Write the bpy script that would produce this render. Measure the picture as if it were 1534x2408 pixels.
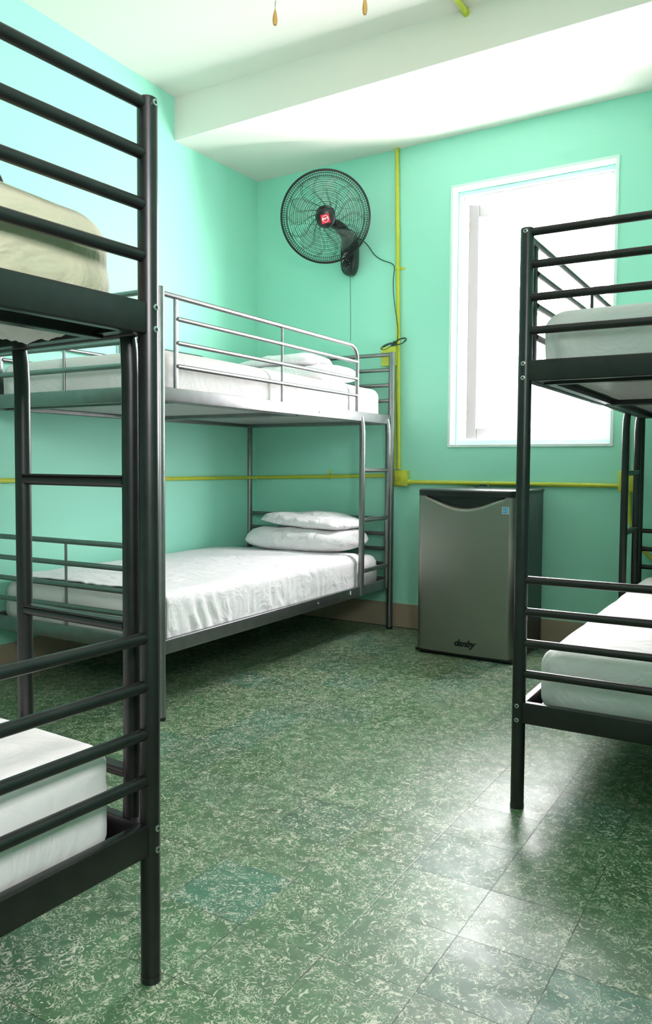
import bpy, bmesh, math, random
from mathutils import Vector, Matrix, noise
random.seed(7)
S = bpy.context.scene
COL = S.collection
for o in list(bpy.data.objects): bpy.data.objects.remove(o)

# ---------------------------------------------------------------- camera
cy_, sy_ = math.cos(0.5528), math.sin(0.5528)
cp_, sp_ = math.cos(-0.0489), math.sin(-0.0489)
fw = Vector((-sy_*cp_, cy_*cp_, sp_)); rt = Vector((cy_, sy_, 0)); up = rt.cross(fw)
cr_, sr_ = math.cos(0.0056), math.sin(0.0056)
rt, up = rt*cr_ + up*sr_, up*cr_ - rt*sr_
cam = bpy.data.cameras.new('camera'); camo = bpy.data.objects.new('camera', cam); COL.objects.link(camo)
M = Matrix(((rt.x, up.x, -fw.x, 0), (rt.y, up.y, -fw.y, 0), (rt.z, up.z, -fw.z, 0.9952), (0, 0, 0, 1)))
camo.matrix_world = M
cam.sensor_fit = 'VERTICAL'; cam.sensor_height = 36.0; cam.lens = 1877.05*36/2408
cam.shift_x = (767-731.855)/2408; cam.shift_y = (1182.15-1204)/2408
cam.clip_start = 0.02
S.camera = camo

# ---------------------------------------------------------------- light
SKY = 32.0
w = bpy.data.worlds.new('world'); S.world = w; w.use_nodes = True
w.node_tree.nodes['Background'].inputs[0].default_value = (1.0, 0.955, 0.99, 1)
w.node_tree.nodes['Background'].inputs[1].default_value = SKY
def portal(name, loc, rot, sx, sy):
    l = bpy.data.lights.new(name, 'AREA'); l.shape = 'RECTANGLE'; l.size = sx; l.size_y = sy
    l.cycles.is_portal = True
    o = bpy.data.objects.new(name, l); COL.objects.link(o); o.location = loc; o.rotation_euler = rot
portal('window_portal', (-1.32, 4.62, 1.85), (math.radians(-90), 0, 0), 0.95, 1.55)
portal('window_fill_portal', (0.75, -0.17, 2.02), (0, math.radians(90), 0), 0.9, 0.9)  # portal for the added fill window
S.view_settings.view_transform = 'Standard'; S.view_settings.look = 'None'
S.view_settings.gamma = 1; S.view_settings.use_curve_mapping = False
S.view_settings.exposure = 0.6

# ---------------------------------------------------------------- materials
def mat(name, color, rough=0.5, metal=0.0, spec=0.5, bump=None, var=None, **kw):
    m = bpy.data.materials.new(name); m.use_nodes = True
    nt = m.node_tree; N = nt.nodes; L = nt.links; b = N['Principled BSDF']
    b.inputs['Base Color'].default_value = (*color, 1); b.inputs['Roughness'].default_value = rough
    b.inputs['Metallic'].default_value = metal; b.inputs['Specular IOR Level'].default_value = spec
    for k, v in kw.items(): b.inputs[k.replace('_', ' ')].default_value = v
    tc = N.new('ShaderNodeTexCoord')
    if var:   # (scale, amount)
        n = N.new('ShaderNodeTexNoise'); n.inputs['Scale'].default_value = var[0]; n.inputs['Detail'].default_value = 5
        L.new(tc.outputs['Object'], n.inputs['Vector'])
        hsv = N.new('ShaderNodeMix'); hsv.data_type = 'RGBA'
        hsv.inputs[6].default_value = tuple(c*(1-var[1]) for c in color)+(1,)
        hsv.inputs[7].default_value = tuple(min(1, c*(1+var[1])) for c in color)+(1,)
        L.new(n.outputs['Fac'], hsv.inputs[0]); L.new(hsv.outputs[2], b.inputs['Base Color'])
    if bump:  # (scale, strength, distance)
        n = N.new('ShaderNodeTexNoise'); n.inputs['Scale'].default_value = bump[0]; n.inputs['Detail'].default_value = 6
        L.new(tc.outputs['Object'], n.inputs['Vector'])
        bp = N.new('ShaderNodeBump'); bp.inputs['Strength'].default_value = bump[1]; bp.inputs['Distance'].default_value = bump[2]
        L.new(n.outputs['Fac'], bp.inputs['Height']); L.new(bp.outputs['Normal'], b.inputs['Normal'])
    return m

WALL = (0.385, 0.84, 0.675)
m_wall = mat('mint_paint', WALL, 0.55, spec=0.35, bump=(9, 0.25, 0.01), var=(1.3, 0.03))
m_ceil = mat('ceiling_paint', (0.92, 0.84, 0.78), 0.7, bump=(14, 0.12, 0.01))
m_base = mat('beige_tile', (0.42, 0.33, 0.24), 0.4, var=(6, 0.08))
m_grout = mat('grout', (0.08, 0.07, 0.06), 0.9)
m_metal = mat('gunmetal_paint', (0.052, 0.050, 0.051), 0.36, metal=0.85, var=(18, 0.25))
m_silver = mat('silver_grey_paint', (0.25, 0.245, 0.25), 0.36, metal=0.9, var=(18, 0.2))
m_bolt = mat('bolt_steel', (0.6, 0.6, 0.58), 0.3, metal=1.0)
m_rim = mat('bolt_socket', (0.03, 0.03, 0.03), 0.6)
m_lime = mat('lime_paint', (0.60, 0.62, 0.06), 0.35, var=(25, 0.15))
m_white = mat('white_frame_paint', (0.62, 0.58, 0.58), 0.4)
m_sash = mat('shaded_white_sash', (0.145, 0.135, 0.132), 0.5)  # white sash; shade put into its colour so the sky won't bleach it
m_bead = mat('pale_bead', (0.78, 0.95, 0.90), 0.35)  # bead coloured paler than the wall
m_black = mat('black_plastic', (0.012, 0.013, 0.014), 0.28)
m_fridge = mat('fridge_black', (0.022, 0.026, 0.028), 0.38, bump=(160, 0.15, 0.001))
m_wood = mat('pull_wood', (0.62, 0.33, 0.09), 0.3, var=(30, 0.3))
m_red = mat('badge_red', (0.72, 0.02, 0.05), 0.4)
m_print = mat('white_print', (0.85, 0.86, 0.86), 0.5)
m_ink = mat('black_ink', (0.01, 0.01, 0.01), 0.4)
m_blue = mat('sticker_blue', (0.08, 0.42, 0.75), 0.5)
m_brass = mat('hinge_metal', (0.45, 0.25, 0.2), 0.4, metal=0.6)
m_dark = mat('dark_slot', (0.01, 0.01, 0.008), 0.8)
m_out = mat('outside_render', (0.062, 0.066, 0.07), 0.9, var=(3, 0.1))
m_outl = mat('outside_light_render', (0.5, 0.5, 0.5), 0.9)
m_cord = mat('cord_rubber', (0.02, 0.05, 0.035), 0.5)

# white cloth with soft wrinkles
def cloth(name, color, sc=(3, 9, 3), st=0.5):
    m = mat(name, color, 0.85, spec=0.2, Sheen_Weight=0.2)
    nt = m.node_tree; N = nt.nodes; L = nt.links; b = N['Principled BSDF']
    tc = N.new('ShaderNodeTexCoord'); mp = N.new('ShaderNodeMapping'); mp.inputs['Scale'].default_value = sc
    n = N.new('ShaderNodeTexNoise'); n.inputs['Scale'].default_value = 1.6; n.inputs['Detail'].default_value = 4
    n.inputs['Distortion'].default_value = 1.2
    mr = N.new('ShaderNodeMapRange'); mr.inputs[1].default_value = 0.3; mr.inputs[2].default_value = 0.7
    bp = N.new('ShaderNodeBump'); bp.inputs['Strength'].default_value = st; bp.inputs['Distance'].default_value = 0.02
    L.new(tc.outputs['Object'], mp.inputs[0]); L.new(mp.outputs[0], n.inputs['Vector'])
    L.new(n.outputs['Fac'], mr.inputs[0]); L.new(mr.outputs[0], bp.inputs['Height'])
    n2 = N.new('ShaderNodeTexNoise'); n2.inputs['Scale'].default_value = 60; L.new(tc.outputs['Object'], n2.inputs['Vector'])
    bp2 = N.new('ShaderNodeBump'); bp2.inputs['Strength'].default_value = 0.12; bp2.inputs['Distance'].default_value = 0.002
    L.new(n2.outputs['Fac'], bp2.inputs['Height']); L.new(bp.outputs['Normal'], bp2.inputs['Normal'])
    L.new(bp2.outputs['Normal'], b.inputs['Normal'])
    return m
m_sheet = cloth('white_sheet', (0.88, 0.81, 0.81), sc=(3, 4, 3), st=0.35)
m_sheet_shaded = cloth('shaded_white_sheet', (0.47, 0.45, 0.32), st=0.6)  # white sheet with the dim olive shade put into its colour
m_cover = cloth('white_coverlet', (0.92, 0.87, 0.90), sc=(5, 5, 5), st=0.35)
m_pillow = cloth('white_pillow', (0.92, 0.88, 0.90), sc=(7, 7, 7), st=0.5)

# swirled cement floor tiles
def floor_mat():
    m = bpy.data.materials.new('swirled_cement_tile'); m.use_nodes = True
    nt = m.node_tree; N = nt.nodes; L = nt.links; b = N['Principled BSDF']
    tc = N.new('ShaderNodeTexCoord')
    def math_(op, a, bb=None, c=None):
        n = N.new('ShaderNodeMath'); n.operation = op
        for i, v in enumerate((a, bb, c)):
            if v is None: continue
            if isinstance(v, (int, float)): n.inputs[i].default_value = v
            else: L.new(v, n.inputs[i])
        return n.outputs[0]
    sep = N.new('ShaderNodeSeparateXYZ'); L.new(tc.outputs['Object'], sep.inputs[0])
    u = math_('DIVIDE', math_('ADD', sep.outputs[0], 0.595), 0.2065)
    v = math_('DIVIDE', math_('ADD', sep.outputs[1], -1.349), 0.2125)
    iu, iv = math_('FLOOR', u), math_('FLOOR', v)
    cmb = N.new('ShaderNodeCombineXYZ'); L.new(iu, cmb.inputs[0]); L.new(iv, cmb.inputs[1])
    wn = N.new('ShaderNodeTexWhiteNoise'); wn.noise_dimensions = '2D'; L.new(cmb.outputs[0], wn.inputs['Vector'])
    # pattern coordinates shifted and turned per tile
    sc = N.new('ShaderNodeVectorMath'); sc.operation = 'SCALE'; L.new(wn.outputs['Color'], sc.inputs[0]); sc.inputs['Scale'].default_value = 7.0
    ad = N.new('ShaderNodeVectorMath'); ad.operation = 'ADD'; L.new(tc.outputs['Object'], ad.inputs[0]); L.new(sc.outputs[0], ad.inputs[1])
    rotn = N.new('ShaderNodeVectorRotate'); rotn.rotation_type = 'Z_AXIS'
    L.new(ad.outputs[0], rotn.inputs['Vector']); L.new(math_('MULTIPLY', math_('FLOOR', math_('MULTIPLY', wn.outputs['Value'], 4)), 1.5708), rotn.inputs['Angle'])
    P = rotn.outputs[0]
    def nz(scale, det, dist, rough=0.5, vec=P):
        n = N.new('ShaderNodeTexNoise'); n.inputs['Scale'].default_value = scale; n.inputs['Detail'].default_value = det
        n.inputs['Distortion'].default_value = dist; n.inputs['Roughness'].default_value = rough
        L.new(vec, n.inputs['Vector']); return n.outputs['Fac']
    def band(x, c, wd):  # 1 near c, falling to 0 at +-wd
        d = math_('ABSOLUTE', math_('SUBTRACT', x, c))
        mr = N.new('ShaderNodeMapRange'); L.new(d, mr.inputs[0]); mr.inputs[1].default_value = wd*0.45; mr.inputs[2].default_value = wd
        mr.inputs[3].default_value = 1; mr.inputs[4].default_value = 0; return mr.outputs[0]
    def step(x, lo, hi):
        mr = N.new('ShaderNodeMapRange'); L.new(x, mr.inputs[0]); mr.inputs[1].default_value = lo; mr.inputs[2].default_value = hi; return mr.outputs[0]
    # curls: contour bands of distorted noise, broken up by another noise
    a1 = band(nz(27, 1, 3.0, 0.4), 0.5, 0.042)
    a2 = band(nz(44, 1, 2.4, 0.4), 0.46, 0.04)
    brk = step(nz(30, 1, 0.4), 0.50, 0.58)
    brk2 = step(nz(28, 1, 0.0, vec=ad.outputs[0]), 0.42, 0.54)
    blob = step(nz(30, 1, 4.0, 0.5), 0.64, 0.67)
    fl = math_('MAXIMUM', math_('MULTIPLY', a1, brk), math_('MAXIMUM', math_('MULTIPLY', math_('MULTIPLY', a2, brk2), 0.8), blob))
    worn = N.new('ShaderNodeTexNoise'); worn.inputs['Scale'].default_value = 1.7; worn.inputs['Detail'].default_value = 3
    L.new(tc.outputs['Object'], worn.inputs['Vector'])
    fl = math_('MULTIPLY', fl, math_('ADD', math_('MULTIPLY', worn.outputs['Fac'], 0.7), 0.5))
    # base green per tile
    ramp = N.new('ShaderNodeValToRGB'); L.new(wn.outputs['Value'], ramp.inputs[0]); ramp.color_ramp.interpolation = 'LINEAR'
    e = ramp.color_ramp.elements
    e[0].position = 0; e[0].color = (0.062, 0.138, 0.052, 1)
    e[1].position = 1; e[1].color = (0.052, 0.165, 0.105, 1)
    for p_, c_ in ((0.3, (0.076, 0.172, 0.080, 1)), (0.6, (0.090, 0.168, 0.085, 1)), (0.85, (0.062, 0.142, 0.080, 1))):
        x = e.new(p_); x.color = c_
    mott = N.new('ShaderNodeMix'); mott.data_type = 'RGBA'; mott.blend_type = 'MULTIPLY'; mott.inputs[0].default_value = 0.6
    L.new(ramp.outputs[0], mott.inputs[6])
    gr = N.new('ShaderNodeMapRange'); L.new(nz(14, 5, 0.6, 0.65), gr.inputs[0]); gr.inputs[1].default_value = 0.3; gr.inputs[2].default_value = 0.7; gr.inputs[3].default_value = 0.6; gr.inputs[4].default_value = 1.35
    cg = N.new('ShaderNodeCombineXYZ')
    for i in range(3): L.new(gr.outputs[0], cg.inputs[i])
    L.new(cg.outputs[0], mott.inputs[7])
    mx = N.new('ShaderNodeMix'); mx.data_type = 'RGBA'; L.new(fl, mx.inputs[0]); L.new(mott.outputs[2], mx.inputs[6]); mx.inputs[7].default_value = (0.60, 0.59, 0.46, 1)
    # grout lines
    def edge(x, size):
        f = math_('FRACT', x); d = math_('MINIMUM', f, math_('SUBTRACT', 1.0, f)); return math_('MULTIPLY', d, size)
    d = math_('MINIMUM', edge(u, 0.2065), edge(v, 0.2125))
    g = N.new('ShaderNodeMapRange'); L.new(d, g.inputs[0]); g.inputs[1].default_value = 0.0004; g.inputs[2].default_value = 0.0015; g.inputs[3].default_value = 1; g.inputs[4].default_value = 0
    gn = nz(5, 3, 0, 0.6, vec=tc.outputs['Object'])
    gm = math_('MULTIPLY', g.outputs[0], step(gn, 0.38, 0.55))
    mg = N.new('ShaderNodeMix'); mg.data_type = 'RGBA'; L.new(gm, mg.inputs[0]); L.new(mx.outputs[2], mg.inputs[6]); mg.inputs[7].default_value = (0.035, 0.03, 0.025, 1)
    L.new(mg.outputs[2], b.inputs['Base Color'])
    rr = N.new('ShaderNodeMapRange'); L.new(nz(6, 5, 0.5, 0.65, vec=tc.outputs['Object']), rr.inputs[0]); rr.inputs[1].default_value = 0.3; rr.inputs[2].default_value = 0.7
    rr.inputs[3].default_value = 0.32; rr.inputs[4].default_value = 0.50
    L.new(math_('ADD', rr.outputs[0], math_('MULTIPLY', wn.outputs['Value'], 0.08)), b.inputs['Roughness'])
    b.inputs['Specular IOR Level'].default_value = 0.48
    bp = N.new('ShaderNodeBump'); bp.inputs['Strength'].default_value = 0.25; bp.inputs['Distance'].default_value = 0.0015
    L.new(math_('SUBTRACT', math_('MULTIPLY', nz(11, 3, 0, vec=tc.outputs['Object']), 0.6), g.outputs[0]), bp.inputs['Height'])
    L.new(bp.outputs['Normal'], b.inputs['Normal'])
    return m
m_floor = floor_mat()

def steel_mat():
    m = mat('brushed_steel', (0.30, 0.29, 0.26), 0.34, metal=0.9)
    nt = m.node_tree; N = nt.nodes; L = nt.links; b = N['Principled BSDF']
    tc = N.new('ShaderNodeTexCoord'); mp = N.new('ShaderNodeMapping'); mp.inputs['Scale'].default_value = (300, 300, 4)
    n = N.new('ShaderNodeTexNoise'); n.inputs['Scale'].default_value = 1.0; L.new(tc.outputs['Object'], mp.inputs[0]); L.new(mp.outputs[0], n.inputs['Vector'])
    mr = N.new('ShaderNodeMapRange'); L.new(n.outputs['Fac'], mr.inputs[0]); mr.inputs[3].default_value = 0.30; mr.inputs[4].default_value = 0.42
    L.new(mr.outputs[0], b.inputs['Roughness'])
    return m
m_steel = steel_mat()

def blade_mat():
    m = bpy.data.materials.new('clear_blade'); m.use_nodes = True
    nt = m.node_tree; N = nt.nodes; L = nt.links; b = N['Principled BSDF']
    b.inputs['Base Color'].default_value = (0.75, 0.9, 0.85, 1); b.inputs['Roughness'].default_value = 0.08
    t = N.new('ShaderNodeBsdfTransparent'); t.inputs[0].default_value = (0.86, 0.93, 0.90, 1)
    mx = N.new('ShaderNodeMixShader'); mx.inputs[0].default_value = 0.10
    L.new(t.outputs[0], mx.inputs[1]); L.new(b.outputs[0], mx.inputs[2]); L.new(mx.outputs[0], N['Material Output'].inputs[0])
    return m
m_blade = blade_mat()
def glass_mat():
    m = bpy.data.materials.new('window_glass'); m.use_nodes = True
    nt = m.node_tree; N = nt.nodes; L = nt.links
    g = N.new('ShaderNodeBsdfGlossy'); g.inputs['Roughness'].default_value = 0.02
    t = N.new('ShaderNodeBsdfTransparent'); f = N.new('ShaderNodeFresnel'); f.inputs[0].default_value = 1.45
    mx = N.new('ShaderNodeMixShader'); L.new(f.outputs[0], mx.inputs[0]); L.new(t.outputs[0], mx.inputs[1]); L.new(g.outputs[0], mx.inputs[2])
    L.new(mx.outputs[0], N['Material Output'].inputs[0]); return m
m_glass = glass_mat()

# ---------------------------------------------------------------- helpers
def tag(o, label=None, cat=None, group=None, kind=None):
    if label: o['label'] = label
    if cat: o['category'] = cat
    if group: o['group'] = group
    if kind: o['kind'] = kind
    return o
def empty(name, mw=None):
    o = bpy.data.objects.new(name, None); COL.objects.link(o)
    if mw is not None: o.matrix_world = mw
    o.empty_display_size = 0.1
    return o
def obj(name, bm, m, parent=None, smooth=True, angle=0.7):
    me = bpy.data.meshes.new(name); 
    bmesh.ops.recalc_face_normals(bm, faces=bm.faces)
    bm.to_mesh(me); bm.free()
    ms = m if isinstance(m, (list, tuple)) else [m]
    for x in ms: me.materials.append(x)
    if smooth:
        for p in me.polygons: p.use_smooth = True
        try: me.set_sharp_from_angle(angle=angle)
        except Exception: pass
    o = bpy.data.objects.new(name, me); COL.objects.link(o)
    if parent is not None: o.parent = parent
    return o
def B(): return bmesh.new()
def box(bm, x0, x1, y0, y1, z0, z1, bev=0, mi=0, mw=None):
    mtx = Matrix.Translation(((x0+x1)/2, (y0+y1)/2, (z0+z1)/2)) @ Matrix.Diagonal((abs(x1-x0), abs(y1-y0), abs(z1-z0), 1))
    if mw is not None: mtx = mw @ mtx
    r = bmesh.ops.create_cube(bm, size=1, matrix=mtx); vs = r['verts']
    fs = list({f for v in vs for f in v.link_faces})
    if bev:
        es = list({e for v in vs for e in v.link_edges})
        rr = bmesh.ops.bevel(bm, geom=es, offset=bev, segments=3, profile=0.5, affect='EDGES'); fs = fs+rr['faces']
    for f in fs:
        if f.is_valid: f.material_index = mi
    return bm
def tube(bm, pts, r, seg=14, cap=True, closed=False, mi=0, rf=None):
    pts = [Vector(p) for p in pts]; n = len(pts); rings = []
    def tan(i):
        if closed: return (pts[(i+1) % n]-pts[i-1]).normalized()
        if i == 0: return (pts[1]-pts[0]).normalized()
        if i == n-1: return (pts[-1]-pts[-2]).normalized()
        return (pts[i+1]-pts[i-1]).normalized()
    t = tan(0); a = Vector((0, 0, 1)) if abs(t.z) < 0.9 else Vector((1, 0, 0))
    nrm = (a - t*a.dot(t)).normalized()
    for i in range(n):
        t = tan(i); nrm = (nrm - t*nrm.dot(t)).normalized(); bn = t.cross(nrm)
        ri = rf(i/(n-1)) if rf else r
        rings.append([bm.verts.new(pts[i]+(nrm*math.cos(2*math.pi*k/seg)+bn*math.sin(2*math.pi*k/seg))*ri) for k in range(seg)])
    m = n if closed else n-1
    for i in range(m):
        A, C = rings[i], rings[(i+1) % n]
        for k in range(seg):
            f = bm.faces.new((A[k], A[(k+1) % seg], C[(k+1) % seg], C[k])); f.material_index = mi
    if cap and not closed:
        for rg in (rings[0], rings[-1]):
            f = bm.faces.new(rg); f.material_index = mi
    return bm
def arc(c, r, a0, a1, n, ux, uy):
    c, ux, uy = Vector(c), Vector(ux), Vector(uy)
    return [c+(ux*math.cos(a0+(a1-a0)*i/n)+uy*math.sin(a0+(a1-a0)*i/n))*r for i in range(n+1)]
def lathe(bm, prof, seg=32, mw=None, mi=0):
    rings = []
    for r, z in prof:
        ring = []
        for k in range(seg):
            p = Vector((r*math.cos(2*math.pi*k/seg), r*math.sin(2*math.pi*k/seg), z))
            ring.append(bm.verts.new(mw @ p if mw is not None else p))
        rings.append(ring)
    for A, C in zip(rings, rings[1:]):
        for k in range(seg):
            f = bm.faces.new((A[k], A[(k+1) % seg], C[(k+1) % seg], C[k])); f.material_index = mi
    for rg in (rings[0], rings[-1]):
        f = bm.faces.new(rg); f.material_index = mi
    return bm
def text_mesh(name, body, size, m, mw, parent, shear=0.0, ext=0.0006, bold=0.0, cx=True):
    cu = bpy.data.curves.new(name, 'FONT'); cu.body = body; cu.size = size; cu.shear = shear; cu.extrude = ext; cu.offset = bold
    cu.align_x = 'CENTER' if cx else 'LEFT'; cu.align_y = 'CENTER'
    to = bpy.data.objects.new(name+'_curve', cu); COL.objects.link(to)
    bpy.context.view_layer.update()
    me = bpy.data.meshes.new_from_object(to.evaluated_get(bpy.context.evaluated_depsgraph_get()))
    bpy.data.objects.remove(to); me.name = name
    me.materials.clear(); me.materials.append(m)
    o = bpy.data.objects.new(name, me); COL.objects.link(o)
    o.parent = parent; o.matrix_local = mw
    return o
def nz(p, s=1.0, off=0.0):
    return noise.noise(Vector((p[0]*s+off, p[1]*s+off*1.7, p[2]*s-off)))

# ---------------------------------------------------------------- room
XL, XR, YB, YF = -3.15, 0.52, 4.405, -4.0
HS = 3.45
def st(name, bm, m, **k):
    o = obj(name, bm, m, smooth=False, **k); o['kind'] = 'structure'; return o
st('floor', box(B(), XL-.2, XR+.2, YF-.2, YB+.25, -0.12, 0), m_floor)
st('wall_left', box(B(), XL-0.2, XL, YF-.2, YB+.2, 0, HS), m_wall)
bm = B(); SY0, SY1, SZ0, SZ1 = -0.60, 0.25, 1.60, 2.45     # unseen side window, added to bring in fill light
box(bm, XR, XR+.2, YF-.2, SY0, 0, HS); box(bm, XR, XR+.2, SY1, YB+.2, 0, HS)
box(bm, XR, XR+.2, SY0, SY1, 0, SZ0); box(bm, XR, XR+.2, SY0, SY1, SZ1, HS)
st('wall_right', bm, m_wall)
bm = B()
for a in ((SY0, SY0+.04, SZ0, SZ1), (SY1-.04, SY1, SZ0, SZ1), (SY0+.04, SY1-.04, SZ0, SZ0+.04), (SY0+.04, SY1-.04, SZ1-.04, SZ1), (-.12, -.08, SZ0+.04, SZ1-.04)):
    box(bm, XR+.08, XR+.13, a[0], a[1], a[2], a[3], .003)
st('window_fill', bm, m_white)  # frame of the unseen window added for fill
# back wall with window opening
WX0, WX1, WZ0, WZ1 = -1.762, -0.872, 1.112, 2.578
bm = B(); T = YB+0.2
box(bm, XL, WX0, YB, T, 0, HS); box(bm, WX1, XR, YB, T, 0, HS)
box(bm, WX0, WX1, YB, T, 0, WZ0); box(bm, WX0, WX1, YB, T, WZ1, HS)
st('wall_back', bm, m_wall)
# front wall (behind the photographer) with an open doorway
bm = B(); DX0, DX1, DZ = -1.1, -0.1, 2.15
box(bm, XL, DX0, YF-.2, YF, 0, HS); box(bm, DX1, XR, YF-.2, YF, 0, HS); box(bm, DX0, DX1, YF-.2, YF, DZ, HS)
st('wall_front', bm, m_wall)
st('door_1', box(B(), DX0, DX1, YF-.10, YF-.05, 0.005, DZ, .003), m_white)
bm = B()
for x0, x1 in ((DX0-.06, DX0), (DX1, DX1+.06)): box(bm, x0, x1, YF, YF+.02, 0, DZ+.06)
box(bm, DX0, DX1, YF, YF+.02, DZ, DZ+.06)
st('trim_door', bm, m_white)
# ceiling : old slightly uneven slab, lowered strip along the back wall
def slab(bm, pts, th):
    lo = [bm.verts.new(p) for p in pts]; hi = [bm.verts.new((p[0], p[1], p[2]+th)) for p in pts]
    n = len(pts); bm.faces.new(lo); bm.faces.new(hi)
    for i in range(n): bm.faces.new((lo[i], lo[(i+1) % n], hi[(i+1) % n], hi[i]))
bm = B()
slab(bm, [(XL, 3.583, 3.097), (XR, 3.583, 3.078), (XR, 2.52, 3.125), (XL, 2.52, 3.130)], 0.2)
slab(bm, [(XL, 2.52, 3.130), (XR, 2.52, 3.125), (XR, YF, 3.14), (XL, YF, 3.14)], 0.2)
st('ceiling', bm, m_ceil)
bm = B()
v = [bm.verts.new(p) for p in ((XL, 3.583, 2.852), (XR, 3.583, 2.905), (XR, YB, 2.897), (XL, YB, 2.863),
                               (XL, 3.583, 3.3), (XR, 3.583, 3.3), (XR, YB, 3.3), (XL, YB, 3.3))]
for f in ((0, 1, 2, 3), (4, 5, 6, 7), (0, 1, 5, 4), (1, 2, 6, 5), (2, 3, 7, 6), (3, 0, 4, 7)): bm.faces.new([v[i] for i in f])
st('ceiling_dropped', bm, m_ceil)
st('baseboard_back', box(box(B(), XL, XR, YB-0.012, YB, 0.003, 0.147, 0.002), XL, XR, YB-0.0125, YB, 0.0, 0.004, mi=1), [m_base, m_grout])
st('baseboard_left', box(box(B(), XL, XL+0.012, YF, YB, 0.003, 0.147, 0.002), XL, XL+0.0125, YF, YB, 0, 0.004, mi=1), [m_base, m_grout])
st('baseboard_right', box(B(), XR-0.012, XR, YF, YB, 0, 0.147, 0.002), m_base)

# window : bead round the opening, frame, sash swung outward
bm = B()
def ring_frame(bm, x0, x1, z0, z1, wdt, y0, y1, bev=0, mi=0):
    box(bm, x0, x0+wdt, y0, y1, z0, z1, bev, mi); box(bm, x1-wdt, x1, y0, y1, z0, z1, bev, mi)
    box(bm, x0+wdt, x1-wdt, y0, y1, z0, z0+wdt, bev, mi); box(bm, x0+wdt, x1-wdt, y0, y1, z1-wdt, z1, bev, mi)
ring_frame(bm, WX0-0.018, WX1+0.016, WZ0-0.018, WZ1+0.018, 0.018, YB-0.008, YB+0.004, 0.003)
st('trim_window', bm, m_bead)
bm = B()
ring_frame(bm, WX0, WX1, WZ0, WZ1, 0.026, YB+0.075, YB+0.15, 0.003)
ring_frame(bm, WX0+.026, WX1-.026, WZ0+.026, WZ1-.026, 0.010, YB+0.10, YB+0.15, 0.002)
win = st('window_1', bm, m_white)
hx, hy = WX0+0.040, YB+0.145
sm = Matrix.Translation((hx, hy, 0)) @ Matrix.Rotation(math.radians(31.0), 4, 'Z')
bm = B(); sw, z0, z1 = 0.80, WZ0+0.03, WZ1-0.055
for a in ((0, 0.058, z0, z1), (sw-0.058, sw, z0, z1), (0.058, sw-0.058, z0, z0+0.07), (0.058, sw-0.058, z1-0.07, z1)):
    box(bm, a[0], a[1], 0, 0.035, a[2], a[3], 0.004, mw=sm)
sash = obj('window_sash', bm, m_sash, win, smooth=False)
bm = B(); box(bm, 0.058, sw-0.058, 0.014, 0.018, z0+.07, z1-.07, mw=sm)
obj('window_pane', bm, m_glass, sash, smooth=False)
for hz in (WZ0+0.15, WZ1-0.22):
    bm = B(); tube(bm, [(hx-0.006, hy-0.012, hz), (hx-0.006, hy-0.012, hz+0.085)], 0.006, 10)
    box(bm, hx-.014, hx+.004, hy-.010, hy-.006, hz+.005, hz+.025); box(bm, hx-.014, hx+.004, hy-.010, hy-.006, hz+.06, hz+.08)
    obj('window_hinge', bm, m_brass, win)

# what faintly shows beyond the window
bm = B(); box(bm, -2.72, -2.26, 7.6, 8.0, -1.0, 1.95, 0.01, 0); box(bm, -2.80, -2.60, 7.58, 7.6, -1, 1.9, 0, 0)
o = obj('neighbouring_pillar', bm, m_out, smooth=False)
tag(o, 'faint grey pillar of the building outside the open window', 'pillar')

# ---------------------------------------------------------------- lime conduits
def pipe(name, pts, r, label, extra=None, group='lime painted conduits on the walls'):
    bm = B(); tube(bm, pts, r, 12)
    if extra: extra(bm)
    o = obj(name, bm, m_lime); tag(o, label, 'pipe', group); return o
YP = YB-0.013
def strap(bm, c, ax):
    c = Vector(c)
    if ax == 'z':   # strap around vertical pipe
        tube(bm, [c+Vector((0, 0, -.007)), c+Vector((0, 0, .007))], 0.0155, 12); box(bm, c.x, c.x+.04, YB-.004, YB, c.z-.008, c.z+.008, .001)
    else:
        tube(bm, [c+Vector((-.007, 0, 0)), c+Vector((.007, 0, 0))], 0.0155, 12); box(bm, c.x-.008, c.x+.008, YB-.004, YB, c.z, c.z+.04, .001)
pipe('conduit', [(-2.121, YP, 2.875), (-2.108, YP, 2.17), (-2.087, YP, 0.965)], 0.0125,
     'tall vertical lime conduit on the back wall between wall fan and window', lambda b: strap(b, (-2.108, YP, 2.165), 'z'))
pipe('conduit', [(XL+.01, YP, 0.900), (-2.57, YP, 0.914), (-2.125, YP, 0.926)], 0.0115,
     'horizontal lime conduit on the back wall behind the far bunk bed', lambda b: strap(b, (-2.575, YP, 0.914), 'x'))
pipe('conduit', [(-2.03, YP, 0.888), (-0.82, YP, 0.889)], 0.012,
     'horizontal lime conduit running behind and above the small refrigerator', lambda b: tube(b, [(-2.03, YP, .888), (-2.005, YP, .888)], 0.015, 12))
pipe('conduit', [(XL+.013, 0.2, 0.93), (XL+.013, 2.4, 0.909), (XL+.013, YB-.02, 0.900)], 0.0115,
     'lime conduit running along the left wall behind the beds')
pipe('conduit', [(-1.385, 3.583, 3.068), (-1.385, 2.6, 3.108), (-1.385, 1.5, 3.118)], 0.0135,
     'short lime conduit on the ceiling ending at the dropped beam', lambda b: tube(b, [(-1.385, 3.583, 3.068), (-1.385, 3.56, 3.069)], 0.017, 12))
pipe('conduit', [(-2.121, YP, 1.60), (-2.117, YP, 1.3), (-2.112, YP, 0.965)], 0.006,
     'thin lime conduit joining the upper switch box to the outlet box')
pipe('conduit', [(-0.785, YP, 0.965), (-0.79, YP, 1.33)], 0.012, 'vertical lime conduit on the back wall right of the window')
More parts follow.
